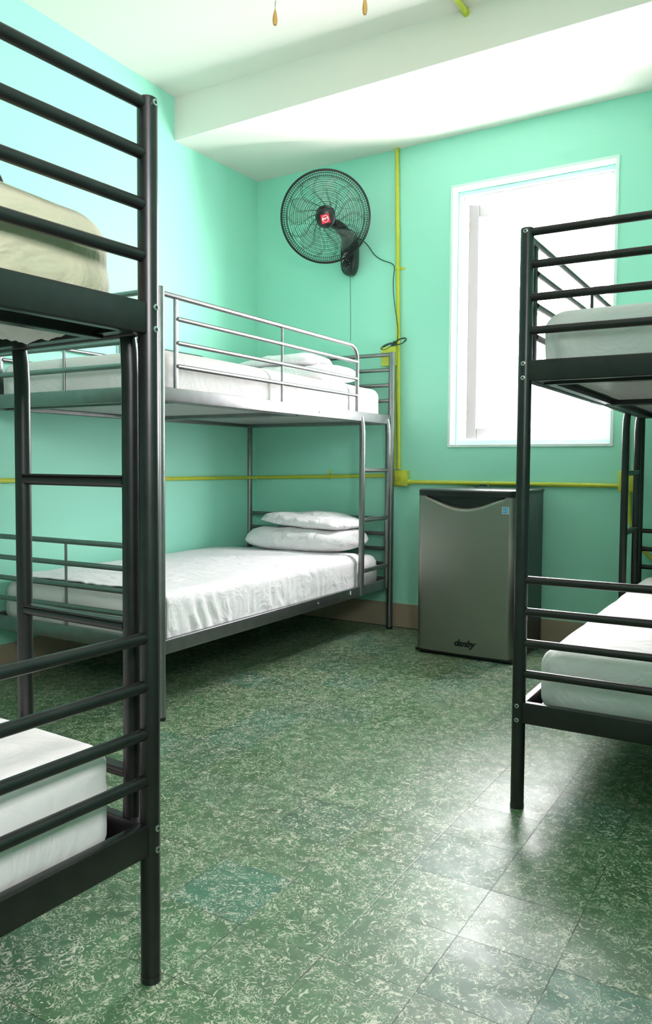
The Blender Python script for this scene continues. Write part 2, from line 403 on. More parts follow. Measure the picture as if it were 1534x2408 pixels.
pipe('conduit', [(-0.77, YP, 0.87), (-0.765, YP, 0.72), (-0.735, YP, 0.62), (-0.69, YP, 0.555), (-0.62, YP, 0.49), (-0.58, YP, 0.40), (-0.575, YP, 0.15)], 0.010,
     'bent lime conduit behind the right bunk bed, low on the back wall')
# outlet box
bx = empty('outlet_box', Matrix.Translation((-2.070, YB, 0.91)))
tag(bx, 'lime painted outlet box with double socket beside the far bed post', 'outlet box')
obj('box_body', box(B(), -.052, .048, -.045, 0, -.048, .048, .004), m_lime, bx)
pl = obj('cover_plate', box(B(), -.060, .036, -.052, -.045, -.042, .036, .003), m_lime, bx)
skt = obj('socket', box(B(), -.036, .012, -.056, -.051, -.018, .014, .002), m_lime, pl)
bm = B()
for x in (-.028, -.006):
    box(bm, x, x+.008, -.0575, -.0555, .005, .008); box(bm, x, x+.008, -.0575, -.0555, -.012, -.009)
box(bm, .004, .008, -.0575, -.0555, -.004, .000)
obj('socket_slot', bm, m_dark, skt, smooth=False)
bx = empty('switch_box', Matrix.Translation((-2.150, YB, 1.645)))
tag(bx, 'lime painted blank box behind the top of the far bed post', 'switch box')
obj('box_body', box(B(), -.042, .046, -.04, 0, -.058, .055, .004), m_lime, bx)
obj('cover_plate', box(B(), -.046, .040, -.045, -.04, -.060, .055, .002), m_lime, bx)
bx = empty('junction_box', Matrix.Translation((-0.775, YB, 0.912)))
tag(bx, 'lime painted box on back wall behind the right bed ladder', 'junction box')
obj('box_body', box(B(), -.045, .05, -.04, 0, -.055, .055, .004), m_lime, bx)
obj('cover_plate', box(B(), -.04, .045, -.044, -.04, -.05, .05, .002), m_lime, bx)

# ---------------------------------------------------------------- bunk beds
L_, W_ = 2.038, 1.0404
HP, RP, RB = 1.66, 0.019, 0.0115
UP = (1.6475, 1.5575, 1.466, 1.3735); LO = (0.6664, 0.5751, 0.4846, 0.3949)
UT, UBt, LT, LB = 1.290, 1.2305, 0.3130, 0.2515
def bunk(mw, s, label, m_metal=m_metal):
    """local frame: long axis +y from 0 to L_, ladder side at x=0, bed reaching to x=-s*W_"""
    root = empty('bunk_bed', mw); tag(root, label, 'bunk bed', None)
    X = lambda d: -s*d      # d = distance inward from ladder side
    def bx_(bm, d0, d1, y0, y1, z0, z1, bev=0): return box(bm, min(X(d0), X(d1)), max(X(d0), X(d1)), y0, y1, z0, z1, bev)
    for yy in (0, L_):
        o_ = -1 if yy == 0 else 1
        for d in (0, W_):
            bm = B(); tube(bm, [(X(d), yy, 0.012), (X(d), yy, HP-0.006), (X(d), yy, HP-0.002), (X(d), yy, HP)], RP, 24,
                           rf=lambda t: RP if t < .5 else (RP*.97 if t < .9 else RP*.85))
            post = obj('bed_post', bm, m_metal, root)
            obj('foot_cap', tube(B(), [(X(d), yy, 0), (X(d), yy, 0.014)], RP*1.04, 24), m_black, post)
            for z in (1.648, 1.280, 1.240, 0.303, 0.262):
                bm = B(); R_ = Matrix.Translation((X(d), yy+o_*RP, z)) @ Matrix.Rotation(math.radians(90*-o_), 4, 'X')
                lathe(bm, [(0.0062, -0.002), (0.0062, 0.002), (0.0045, 0.0028), (0.0042, 0.0028)], 14, R_, 0)
                lathe(bm, [(0.0034, 0.0024), (0.0033, 0.0031)], 6, R_, 1)
                obj('bolt', bm, [m_bolt, m_rim], post)
        for z in UP+LO:
            obj('crossbar', tube(B(), [(X(0), yy, z), (X(W_), yy, z)], RB, 14), m_metal, root)
        for z0, z1 in ((LT, LO[0]), (UT, UP[0])):
            obj('spacer_rod', tube(B(), [(X(W_*.5), yy, z0), (X(W_*.5), yy, z1)], 0.006, 10), m_metal, root)
        for z0, z1 in ((LB, LT), (UBt, UT)):
            obj('end_beam', bx_(B(), RP*.6, W_-RP*.6, yy-0.012, yy+0.012, z0, z1, 0.004), m_metal, root)
    for z0, z1 in ((LB, LT-.004), (UBt, UT-.005)):
        for d, sg in ((0, 1), (W_, -1)):
            bm = B(); bx_(bm, d+sg*-0.006, d+sg*0.018, RP*.6, L_-RP*.6, z0, z1, 0.004)
            bx_(bm, d+sg*0.018, d+sg*0.05, 0.02, L_-0.02, z0+0.004, z0+0.008)      # inner ledge
            sb = obj('side_beam', bm, m_metal, root)
            bm = B()
            for yy in (L_*.58,):
                R_ = Matrix.Translation((X(d-sg*0.006), yy, (z0+z1)/2)) @ Matrix.Rotation(math.radians(90*s*sg), 4, 'Y')
                lathe(bm, [(0.007, -0.001), (0.007, 0.001), (0.004, 0.0035), (0.0005, 0.004)], 14, R_)
            obj('bolt', bm, m_bolt, sb)
        # deck: angle frame, cross slats and wire grid
        bm = B()
        zt = z0+0.012
        for ya, yb in ((0.10, 1.00), (1.05, L_-0.10)):
            for d0, d1 in ((0.03, 0.055), (W_-0.055, W_-0.03)): bx_(bm, d0, d1, ya, yb, zt-.012, zt+0.012)
            for yy in (ya, yb): bx_(bm, 0.03, W_-0.03, yy-0.013, yy+0.013, zt-.014, zt+0.012, 0.002)
            n = 44
            for i in range(1, n):
                yy = ya+(yb-ya)*i/n; bx_(bm, 0.05, W_-0.05, yy-0.0032, yy+0.0032, zt+0.004, zt+0.0076)
            for i in range(1, 20):
                d = 0.05+(W_-0.1)*i/20; bx_(bm, d-0.0036, d+0.0036, ya, yb, zt+0.0076, zt+0.0112)
        obj('wire_deck', bm, m_metal, root, smooth=False)
    # guard rails
    g = (1.637, 1.5535, 1.461, 1.3705)
    for d, y1 in ((0, 1.596), (W_, 1.596)):
        bm = B(); x = X(d); r_ = 0.075
        pts = [(x, 0, g[0]), (x, y1-r_, g[0])]+arc((x, y1-r_, g[0]-r_), r_, math.pi/2, 0, 8, (0, 1, 0), (0, 0, 1))[1:]+[(x, y1, UT-.01)]
        tube(bm, pts, 0.0105, 14)
        gr = obj('guard_rail', bm, m_metal, root)
        for z in g[1:]:
            obj('rail_bar', tube(B(), [(x, 0.10, z), (x, y1, z)], 0.0095, 12), m_metal, gr)
        bm = B(); box(bm, x-.004, x+.004, 0.082, 0.104, UT-.02, g[0], .002); obj('flat_upright', bm, m_metal, gr)
        obj('thin_upright', tube(B(), [(x, 0.845, UT-.01), (x, 0.845, g[0])], 0.006, 10), m_metal, gr)
    # ladder
    bm = B(); rr = 0.0165
    lad = None
    for y in (L_-0.385, L_-0.055):
        x = s*0.004
        pts = [(x-s*.006, y, UT-0.030), (x-s*.004, y, UT-.05), (x, y, UT-0.085), (x+s*.002, y, UT-.13), (x+s*.002, y, 0.45), (x, y, LT+.01), (x-s*0.001, y, LT-0.03), (x-s*.002, y, LB+.004)]
        bm = B(); tube(bm, pts, rr, 18, rf=lambda t: rr if t > .2 else rr*(0.72+1.4*t))
        if lad is None:
            lad = empty('ladder'); lad.parent = root
        ra = obj('ladder_rail', bm, m_metal, lad)
    for z in (0.9587, 0.6787, 0.3907):
        bm = B(); xs = s*0.004
        tube(bm, [(xs, L_-0.385+.012, z), (xs, L_-0.055-.012, z)], 0.0115, 14)
        box(bm, xs-.013, xs+.013, L_-.375, L_-.065, z+.008, z+.012, .0015)
        obj('ladder_rung', bm, m_metal, lad)
    return root
MB_ = Matrix.Translation((-2.0896, 2.2888, 0)) @ Matrix.Rotation(0.0087, 4, 'Z')
MC_ = Matrix.Translation((-0.6822, 2.258, 0)) @ Matrix.Rotation(0.0102, 4, 'Z')
rA = -math.pi/2-0.0448
ya = Vector((-math.sin(rA), math.cos(rA), 0))
MA_ = Matrix.Translation(Vector((-1.0421, 1.1107, 0))-ya*L_) @ Matrix.Rotation(rA, 4, 'Z')
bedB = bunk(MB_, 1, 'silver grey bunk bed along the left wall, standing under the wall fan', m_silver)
bedC = bunk(MC_, -1, 'dark grey bunk bed on the right, standing in front of the open window')
bedA = bunk(MA_, -1, 'dark grey bunk bed in the left foreground, nearest to the viewer')
bm = box(B(), -0.0075, -0.0058, 1.52, 1.53, 0.278, 0.298)
for v in bm.verts: v.co.x += 0.0142
st_ = obj('care_sticker', bm, m_print, bedB, smooth=False); st_['label'] = 'small white sticker on the lower side beam'

# ---------------------------------------------------------------- mattresses
def rbox(sx, sy, sz, r, rc, nx, ny, nz_, fn=None):
    """rounded box centred on origin, base at z=0; r edge radius, rc plan corner radius"""
    bm = B(); V = {}
    def key(i, j, k): return (i, j, k)
    def vert(i, j, k):
        kk = (i, j, k)
        if kk in V: return V[kk]
        x = (i/nx-.5)*sx; y = (j/ny-.5)*sy; z = k/nz_*sz
        # plan rounding, done on concentric shells so the top stays smooth
        ax, ay = sx/2-rc, sy/2-rc
        qx = max(abs(x)-ax, 0); qy = max(abs(y)-ay, 0)
        if qx > 0 and qy > 0:
            m_ = max(qx, qy); l = math.hypot(qx, qy); f = m_/l
            x = math.copysign(ax+qx*f, x); y = math.copysign(ay+qy*f, y)
        qx, qy = abs(x)-ax, abs(y)-ay
        if qx > 0 and qy > 0: l = math.hypot(qx, qy) or 1; dist = l-rc; n_ = (qx/l, qy/l)
        elif qx > qy: dist = qx-rc; n_ = (1, 0)
        else: dist = qy-rc; n_ = (0, 1)
        n_ = (math.copysign(n_[0], x), math.copysign(n_[1], y))
        m_ = dist+r          # >0 inside the rounding zone
        for zz, sg in ((sz, 1), (0, -1)):
            dz = r-abs(zz-z)
            if dz > 0 and m_ > 0:
                l = math.hypot(dz, m_); f = max(dz, m_)/l
                m2, dz2 = m_*f, dz*f
                x += n_[0]*(m2-m_); y += n_[1]*(m2-m_); z = zz-sg*(r-dz2)
        p = Vector((x, y, z))
        if fn: p = fn(p)
        V[kk] = bm.verts.new(p); return V[kk]
    for i in range(nx):
        for j in range(ny):
            bm.faces.new((vert(i, j, nz_), vert(i+1, j, nz_), vert(i+1, j+1, nz_), vert(i, j+1, nz_)))
            bm.faces.new((vert(i, j, 0), vert(i, j+1, 0), vert(i+1, j+1, 0), vert(i+1, j, 0)))
    for k in range(nz_):
        for i in range(nx):
            bm.faces.new((vert(i, 0, k), vert(i+1, 0, k), vert(i+1, 0, k+1), vert(i, 0, k+1)))
            bm.faces.new((vert(i, ny, k), vert(i, ny, k+1), vert(i+1, ny, k+1), vert(i+1, ny, k)))
        for j in range(ny):
            bm.faces.new((vert(0, j, k), vert(0, j, k+1), vert(0, j+1, k+1), vert(0, j+1, k)))
            bm.faces.new((vert(nx, j, k), vert(nx, j+1, k), vert(nx, j+1, k+1), vert(nx, j, k+1)))
    return bm
def mattress(bed, s, z0, h, label, material, y0=0.05, y1=L_-0.06, d0=0.036, d1=W_-0.036, rc=0.07, r=0.05, crown=0.02, seed=0, amp=0.006, cat='mattress', group='mattresses on the bunk beds'):
    sx, sy = d1-d0, y1-y0
    def fn(p):
        q = p.copy()
        u = 1-(abs(p.x)/(sx/2))**2.5; v = 1-(abs(p.y)/(sy/2))**6
        q.z += (crown*max(u, 0)*max(v, 0) - crown*.3)*(p.z/h)**2
        side = (nz(p, 4, seed)*1.0+nz((p.x*3, p.y*3, p.z*14), 1.6, seed+4)*.5)*amp
        l = math.hypot(p.x, p.y) or 1
        k = 1 if (abs(p.x) > sx/2-.09 or abs(p.y) > sy/2-.09) else 0
        edge_drop = 1 - .35*(1-p.z/h)
        q.x += p.x/l*side*k; q.y += p.y/l*side*k
        q.z += nz(p, 3.2, seed+9)*amp*.8*(p.z/h)
        # slack pleats near the corners
        cx_ = max(0, 1-abs(abs(p.x)-sx/2)/.13)*max(0, 1-abs(abs(p.y)-sy/2)/.13)
        if cx_ > 0: 
            w_ = math.sin((p.x-p.y)*70+seed+p.z*18)*0.004*cx_*(p.z < h*.92)
            q.x += w_; q.y += w_
        return q
    bm = rbox(sx, sy, h, r, rc, 60, 110, 14, fn)
    o = obj('mattress', bm, material, smooth=True, angle=3.0)
    o.matrix_world = bed.matrix_world @ Matrix.Translation((-s*(d0+d1)/2, (y0+y1)/2, z0))
    tag(o, label, cat, group); return o
mu, ml = 1.247, 0.268
mattress(bedB, 1, mu, 0.195, 'white sheeted mattress on the upper bunk of the bed along the left wall', m_sheet, seed=1)
mattress(bedB, 1, ml, 0.190, 'white sheeted mattress on the lower bunk of the bed along the left wall', m_sheet, seed=2)
mattress(bedC, -1, mu, 0.197, 'pale mattress on the upper bunk of the right bed, before the window', m_sheet, seed=3, d0=0.030)
mattress(bedC, -1, ml, 0.190, 'white mattress on the lower bunk of the right bed', m_sheet, seed=4)
mA = mattress(bedA, -1, mu, 0.215, 'white mattress coloured olive for shade, with slack sheet on the upper bunk of the nearest bed', m_sheet_shaded, seed=5, y1=L_-0.028, d0=0.022, rc=0.085, r=0.075, crown=0.045, amp=0.010)
mattress(bedA, -1, ml, 0.195, 'off white mattress on the lower bunk of the nearest bed', m_sheet, seed=6, y1=L_-0.035, r=0.04, crown=0.012)

bm = B(); G = []
for i in range(25):
    row = []
    for j in range(17):
        u, v = i/24, j/16; d = 0.05+0.24*u; y = L_-0.27+0.15*v
        e = min(u, 1-u, v, 1-v)*2
        z = 1.2455 - 0.030*min(1, e*2.5)*(0.55+0.45*nz((d*30, y*34, 0), 1, 4)) - 0.010*nz((d*70, y*60, 0), 1, 2)*min(1, e*3)
        row.append(bm.verts.new((d, y, z)))
    G.append(row)
for a, b_ in zip(G, G[1:]):
    for j in range(16): bm.faces.new((a[j], a[j+1], b_[j+1], b_[j]))
tf = obj('loose_sheet_edge', bm, m_sheet, angle=3.0); tf.parent = mA
tf.matrix_world = bedA.matrix_world.copy(); tf.modifiers.new('t', 'SOLIDIFY').thickness = 0.002
tf['label'] = 'crumpled edge of sheet sagging through the wire deck'

# coverlet on lower bunk of far bed: profile over the top and down the aisle side
def coverlet(bed, s, label):
    bm = B(); y0, y1 = 0.06, 1.66; ny, nx_ = 150, 110
    top = ml+0.190+0.018
    d_out = 0.012; rows = []
    for j in range(ny+1):
        t = j/ny; row = []
        for i in range(nx_+1):
            u = i/nx_               # 0 at wall side, 1 at hem on aisle side
            hang = 0.125+0.010*math.sin(t*9)+0.006*math.sin(t*23+1)
            if t > .85: hang *= 1-(t-.85)/.15*.25
            topw = W_-0.07; rad = 0.045; tot = topw+rad*1.57+hang
            l = u*tot
            y = y0+(y1-y0)*t + (0.10*(u-.5) if t > .9 else 0)*(t-.9)*10
            if l < topw-rad: d = W_-0.048-l; z = top; n_ = (0, 1)
            elif l < topw-rad+rad*1.57:
                a = (l-(topw-rad))/rad; d = W_-0.048-(topw-rad)-math.sin(a)*rad; z = top-rad+math.cos(a)*rad; n_ = (-math.sin(a), math.cos(a))
            else:
                d = W_-0.048-topw; z = top-rad-(l-(topw-rad+rad*1.57)); n_ = (-1, 0)
            lim = 0.021 if z < LT+.012 else 0.004
            p = (d, y, z)
            hangf = max(0, min(1, (top-z)/0.12))
            wr = nz((d*2.2, y*2.2, 0), 1.5, 3)*0.008
            wr += abs(nz((d*6+y*5, y*6-d*7, z*3), 1.3, 7))*0.008*(1-hangf)*(0.3+max(0, 1-y/.9))
            wr += (math.sin(y*60+nz((y*8, z*5, 0), 1, 2)*6)*0.0022+math.sin(y*140+z*20)*.0009)*hangf
            fan_ = math.exp(-((y-0.28)/.16)**2)
            wr += fan_*hangf*0.008*math.sin(y*85+z*38)
            crown = 0.012*(1-(2*u-1)**2)
            row.append(bm.verts.new((-s*max(d+n_[0]*wr, lim), y+nz((y*3, d*3, 9), 1, 1)*.004, z+n_[1]*(wr+crown))))
        rows.append(row)
    for a, b_ in zip(rows, rows[1:]):
        for i in range(nx_): bm.faces.new((a[i], a[i+1], b_[i+1], b_[i]))
    o = obj('coverlet', bm, m_cover, angle=3.0)
    md = o.modifiers.new('thickness', 'SOLIDIFY'); md.thickness = 0.004; md.offset = 0
    o.matrix_world = bed.matrix_world.copy(); tag(o, label, 'bed cover'); return o
coverlet(bedB, 1, 'white wrinkled coverlet spread over the lower bunk by the left wall')

# ---------------------------------------------------------------- pillows
def pillow(sx, sy, h, mw, label, seed):
    bm = B(); n = 44; top, bot = [], []
    def prof(u, v):
        return max(0, (1-abs(u)**3.2))**.45*max(0, (1-abs(v)**3.2))**.45
    for sgn, store in ((1, top), (-1, bot)):
        for j in range(n+1):
            row = []
            for i in range(n+1):
                u, v = 2*i/n-1, 2*j/n-1
                pin = 1-.07*(1-abs(u))*abs(v)**4 ; pin2 = 1-.06*(1-abs(v))*abs(u)**4
                x, y = u*sx/2*math.sqrt(1-.30*v*v), v*sy/2*math.sqrt(1-.30*u*u)
                z = prof(u, v)*h/2*(1 if sgn > 0 else .75)*sgn
                if sgn > 0: z += (nz((x*9, y*9, 0), 1, seed)*.010+nz((x*20, y*26, 0), 1, seed+3)*.005+nz((x*4, y*4, 0), 1, seed+8)*.02)*prof(u, v)
                else: z += nz((x*9, y*9, 5), 1, seed)*.004*prof(u, v)
                edge = max(abs(u), abs(v))
                if edge > .8: z += math.sin((x+y)*60+seed)*.0025*(edge-.8)*5
                if abs(u) == 1 or abs(v) == 1:
                    if sgn < 0: row.append(top[j][i]); continue
                row.append(bm.verts.new((x, y, z)))
            store.append(row)
    for store in (top, bot):
        for a, b_ in zip(store, store[1:]):
            for i in range(n): bm.faces.new((a[i], a[i+1], b_[i+1], b_[i]))
    o = obj('pillow', bm, m_pillow, angle=3.0); o.matrix_world = mw
    tag(o, label, 'pillow', 'pillows on the far bunk bed'); return o
def PM(d, y, z, rz=0, rx=0, ry=0): return MB_ @ Matrix.Translation((-d, y, z)) @ Matrix.Rotation(rz, 4, 'Z') @ Matrix.Rotation(rx, 4, 'X') @ Matrix.Rotation(ry, 4, 'Y')
pillow(0.74, 0.48, 0.165, PM(0.42, 1.76, 0.545, 0.03, 0.03), 'plump white pillow, lower of the two on the lower bunk', 1)
pillow(0.62, 0.42, 0.085, PM(0.40, 1.80, 0.652, -0.04, 0.02, 0.05), 'flatter white pillow, upper of the two on the lower bunk', 5)
pillow(0.80, 0.46, 0.13, PM(0.52, 1.77, 1.508, 0.02, 0.02), 'white pillow lying flat on the upper bunk mattress', 9)
pillow(0.56, 0.40, 0.085, PM(0.60, 1.80, 1.596, 0.05, 0.0, -0.03), 'small white pillow on top of the upper bunk pile', 13)

# ---------------------------------------------------------------- refrigerator
FR = Matrix.Translation((-1.468, 3.862, 0)) @ Matrix.Rotation(math.radians(-1.2), 4, 'Z')
fr = empty('mini_refrigerator', FR)
tag(fr, 'small refrigerator with brushed steel door standing under the window', 'refrigerator')
FW, FH, FD = 0.262, 0.866, 0.495
obj('cabinet', box(B(), -FW+.004, FW-.004, 0.055, FD, 0.025, FH-.004, 0.006), m_fridge, fr)
obj('top_panel', box(B(), -FW, FW, 0.04, FD, FH-.014, FH, 0.004), m_fridge, fr)
# door: convex front extruded vertically, scooped at the top
def door_front(x): return -0.012*(1-(x/FW)**2) + (0.030*max(0, (abs(x)/FW-.9)/.1)**2)
def scoop(x):   # height of steel upper edge
    t = x/(FW*0.80)
    return 0.834 - 0.060*max(0, math.cos(min(abs(t), 1)*math.pi/2))**1.2 if abs(t) < 1 else 0.834
bm = B(); nx_, nzz = 60, 40; F, Bk = [], []
for j in range(nzz+1):
    rf_, rb_ = [], []
    for i in range(nx_+1):
        x = -FW+2*FW*i/nx_; zt = scoop(x); t = (j/nzz); t = 1-(1-t)**1.6
        z = 0.024+(zt-0.024)*t
        y = door_front(x)
        e = max(0, 1-(zt-z)/0.022); y += 0.016*e*e if abs(x) < FW*.80 else 0.0
        rf_.append(bm.verts.new((x, y, z))); rb_.append(bm.verts.new((x, 0.05, z)))
    F.append(rf_); Bk.append(rb_)
for a, b_ in zip(F, F[1:]):
    for i in range(nx_): bm.faces.new((a[i], a[i+1], b_[i+1], b_[i]))
for a, b_ in zip(Bk, Bk[1:]):
    for i in range(nx_): bm.faces.new((a[i], b_[i], b_[i+1], a[i+1]))
for i in range(nx_):
    bm.faces.new((F[0][i], Bk[0][i], Bk[0][i+1], F[0][i+1])); bm.faces.new((F[-1][i], F[-1][i+1], Bk[-1][i+1], Bk[-1][i]))
for j in range(nzz):
    bm.faces.new((F[j][0], F[j+1][0], Bk[j+1][0], Bk[j][0])); bm.faces.new((F[j][-1], Bk[j][-1], Bk[j+1][-1], F[j+1][-1]))
door = obj('door', bm, m_steel, fr, angle=0.6)
# black head trim with recess for the grip
bm = B(); n = 60; P0 = []
for i in range(n+1):
    x = -FW-.001+2*(FW+.001)*i/n; y = door_front(min(max(x, -FW), FW))-.001
    P0.append([bm.verts.new((x, y, 0.832)), bm.verts.new((x, y-.001, 0.858)), bm.verts.new((x, y+.004, 0.864)), bm.verts.new((x, 0.052, 0.864)), bm.verts.new((x, 0.052, 0.832))])
for a, b_ in zip(P0, P0[1:]):
    for k in range(5): bm.faces.new((a[k], a[(k+1) % 5], b_[(k+1) % 5], b_[k]))
bm.faces.new(P0[0]); bm.faces.new(P0[-1])
obj('door_trim', bm, m_black, door, angle=0.6)
obj('grip_recess', box(B(), -FW*.82, FW*.82, 0.018, 0.049, 0.75, 0.834), m_black, door)
obj('plinth', box(B(), -FW+.006, FW-.006, 0.03, FD-.02, 0.006, 0.034, .002), m_black, fr)
obj('door_base_strip', box(B(), -FW-.001, FW+.001, 0.0, 0.05, 0.010, 0.025, .003), m_black, door)
for x in (-FW+.04, FW-.04):
    for y in (0.07, FD-.05): obj('foot', tube(B(), [(x, y, 0), (x, y, 0.02)], 0.016, 14), m_black, fr)
t = text_mesh('brand_lettering', 'danby', 0.046, m_ink, Matrix.Translation((0.015, -0.0135, 0.080)) @ Matrix.Rotation(math.radians(90), 4, 'X'), door, shear=0.35, bold=0.0021)
stk = obj('energy_sticker', box(B(), 0.203, 0.236, -0.0062, -0.0020, 0.752, 0.786), m_print, door, smooth=False)
bm = box(B(), 0.2055, 0.2335, -0.0066, -0.0058, 0.7545, 0.7835)
obj('sticker_field', bm, m_blue, stk, smooth=False)
bm = B(); tube(bm, arc((0.219, -0.0071, 0.766), 0.009, 0.2, 2.9, 12, (1, 0, 0), (0, 0, 1)), 0.0006, 6); box(bm, 0.208, 0.229, -0.0072, -0.0066, 0.7645, 0.7665)
obj('sticker_print', bm, m_print, stk, smooth=False)
# cable loop lying on top at the back
bm = B(); tube(bm, arc((-0.075, FD-.035, FH+.004), 0.034, 0, math.pi, 14, (1, 0, 0), (0, 0.2, .35)), 0.0035, 8)
c_ = obj('cable_loop', bm, m_cord); c_.matrix_world = FR; tag(c_, 'bit of black cable arching above the back of the refrigerator', 'cable')

# ---------------------------------------------------------------- wall fan
FC = Vector((-2.462, 4.135, 2.455))
nrm = Vector((0.47, -0.80, -0.40)).normalized()
zx = nrm; ux = Vector((0, 0, 1)).cross(zx).normalized(); uy = zx.cross(ux)
FM = Matrix(((ux.x, uy.x, zx.x, FC.x), (ux.y, uy.y, zx.y, FC.y), (ux.z, uy.z, zx.z, FC.z), (0, 0, 0, 1)))
fan = empty('wall_fan', Matrix.Translation((-2.425, YB, 2.26)))
tag(fan, 'black oscillating wall fan with round wire cage on the back wall', 'fan')
FI = fan.matrix_world.inverted() @ FM
def fobj(name, bm, m, parent=fan, **k):
    bmesh.ops.transform(bm, matrix=FI, verts=bm.verts); return obj(name, bm, m, parent, **k)
R = 0.262
def dome(r, front=True):     # cage depth
    t = min(r/(R), 1)
    return (0.058*(1-t**2.6)**.8 if front else -0.062*(1-t**3)**.8)
def cage(front):
    bm = B(); wr = 0.00115 if front else 0.0008
    for k in range(15 if front else 8):
        r = 0.060+k*(0.0118 if front else 0.0225)
        tube(bm, [(r*math.cos(a), r*math.sin(a), dome(r, front)) for a in [2*math.pi*i/64 for i in range(64)]], wr, 4, closed=True)
    for r in (0.232, 0.247): tube(bm, [(r*math.cos(a), r*math.sin(a), dome(r, front)) for a in [2*math.pi*i/64 for i in range(64)]], wr*1.2, 4, closed=True)
    # S-curved spokes in pairs
    for k in range(14):
        for dd in ((0, 0.055) if front else (0,)):
            pts = []
            for i in range(15):
                t = i/14; r = 0.05+t*(0.186); a = 2*math.pi*k/14+dd+(0.42*math.sin(t*math.pi*1.0)+0.35*t)*(1 if front else -1)
                pts.append((r*math.cos(a), r*math.sin(a), dome(r, front)))
            tube(bm, pts, wr, 4)
    # dense outer bars
    for k in range(120):
        a = 2*math.pi*k/120; tube(bm, [(r*math.cos(a), r*math.sin(a), dome(r, front)) for r in (0.226, 0.245, 0.259)], wr, 4)
    return bm
fobj('rear_cage', cage(False), m_black); fobj('front_cage', cage(True), m_black)
bm = B(); tube(bm, [(R*math.cos(a), R*math.sin(a), 0) for a in [2*math.pi*i/96 for i in range(96)]], 0.0065, 8, closed=True)
for sg in (1, -1): tube(bm, [((R-.004)*math.cos(a), (R-.004)*math.sin(a), sg*.008) for a in [2*math.pi*i/96 for i in range(96)]], 0.003, 6, closed=True)
fobj('cage_rim', bm, m_black)
hub = fobj('cage_hub', lathe(B(), [(0.054, 0.046), (0.056, 0.054), (0.054, 0.062), (0.048, 0.066), (0.001, 0.068)], 48), m_black)
bm = B(); tl = Matrix.Rotation(math.radians(14), 4, 'Z')
box(bm, -0.0255, 0.0255, -0.0255, 0.0255, 0.0675, 0.0695, 0.0, mw=tl); fobj('badge', bm, m_red, hub, smooth=False)
bm = B(); tube(bm, [(0.0185*math.cos(a), 0.0185*math.sin(a), 0.0697) for a in [2*math.pi*i/32 for i in range(32)]], 0.0013, 6, closed=True)
bdg = fobj('badge_ring', bm, m_print, hub)
text_mesh('badge_lettering', 'MYT', 0.017, m_print, FI @ tl @ Matrix.Translation((0, 0, 0.0700)), hub, bold=0.0006)
# blades and spinner
bm = B(); lathe(bm, [(0.03, -0.035), (0.036, -0.02), (0.034, 0.02), (0.02, 0.036), (0.001, 0.04)], 32); fobj('spinner', bm, m_black)
for k in range(5):
    bm = B(); G = []
    for i in range(13):
        t = i/12; r = 0.032+t*0.185; wdt = 0.16+0.36*math.sin(t*math.pi*.75)*(1-.25*t); a0 = 2*math.pi*k/5+0.5*t
        row = []
        for j in range(9):
            v_ = j/8-.5; a = a0+v_*wdt*2*(0.6 if t < .1 else 1); row.append(bm.verts.new((r*math.cos(a), r*math.sin(a), v_*0.045*(1-.4*t)+0.004*math.sin(j))))
        G.append(row)
    for a, b_ in zip(G, G[1:]):
        for j in range(8): bm.faces.new((a[j], a[j+1], b_[j+1], b_[j]))
    bl = fobj('blade', bm, m_blade); md = bl.modifiers.new('t', 'SOLIDIFY'); md.thickness = 0.0015
fobj('motor_housing', lathe(B(), [(0.02, -0.060), (0.052, -0.062), (0.060, -0.075), (0.060, -0.115), (0.05, -0.150), (0.025, -0.165), (0.001, -0.167)], 32), m_black)
# neck and wall base (fan local = world offset)
C0 = FC - nrm*0.12; base = Vector((-2.425, YB, 2.26))
bm = B(); p0 = C0-base; p3 = Vector((0.0, -0.060, 0.11))
pts = [p0, p0+Vector((.03, .02, -.05)), p0.lerp(p3, .5)+Vector((.03, -.03, -.0)), p3+Vector((0.0, -.03, .03)), p3, Vector((0, -.045, .02))]
cat_ = []
for i in range(len(pts)-1):
    for k in range(6): cat_.append(pts[i].lerp(pts[i+1], k/6))
for _ in range(12): cat_ = [cat_[0]]+[(cat_[i-1]+cat_[i]*2+cat_[i+1])/4 for i in range(1, len(cat_)-1)]+[cat_[-1]]
tube(bm, cat_, 0.03, 16, rf=lambda t: 0.026+0.016*t)
obj('neck', bm, m_black, fan)
bm = B(); prof = []
NN = 28; rings = []
for dy, sc_ in ((0, .86), (-.012, 1), (-.05, 1), (-.066, .93), (-.072, .75)):
    ring = []
    for k in range(NN):
        a = 2*math.pi*k/NN; cx_, cz_ = math.cos(a), math.sin(a)
        hh = 0.175 if cz_ > 0 else 0.105; ww = 0.052
        x = math.copysign(abs(cx_)**.75, cx_)*ww*sc_; z = math.copysign(abs(cz_)**.8, cz_)*(hh-(1-sc_)*.06)
        ring.append(bm.verts.new((x, dy, z)))
    rings.append(ring)
for a, b_ in zip(rings, rings[1:]):
    for k in range(NN): bm.faces.new((a[k], a[(k+1) % NN], b_[(k+1) % NN], b_[k]))
bm.faces.new(rings[0]); bm.faces.new(rings[-1])
wb = obj('wall_base', bm, m_black, fan)
bm = B()
for k, (z_, l_) in enumerate(((0.030, .030), (0.018, .034), (0.004, .036))):
    tube(bm, [(-.034+.0*k, -.0725, z_-.030), (-.020, -.0730, z_-.012), (-.004, -.0730, z_), (.012, -.0725, z_+.006)], 0.0028, 6)
obj('panel_stripes', bm, m_print, wb)
kn = obj('speed_knob', lathe(B(), [(0.022, 0), (0.021, .012), (0.018, .014), (0.001, .014)], 28, Matrix.Translation((-.008, -.070, -.040)) @ Matrix.Rotation(math.radians(90), 4, 'X')), m_black, wb)
bm = B()
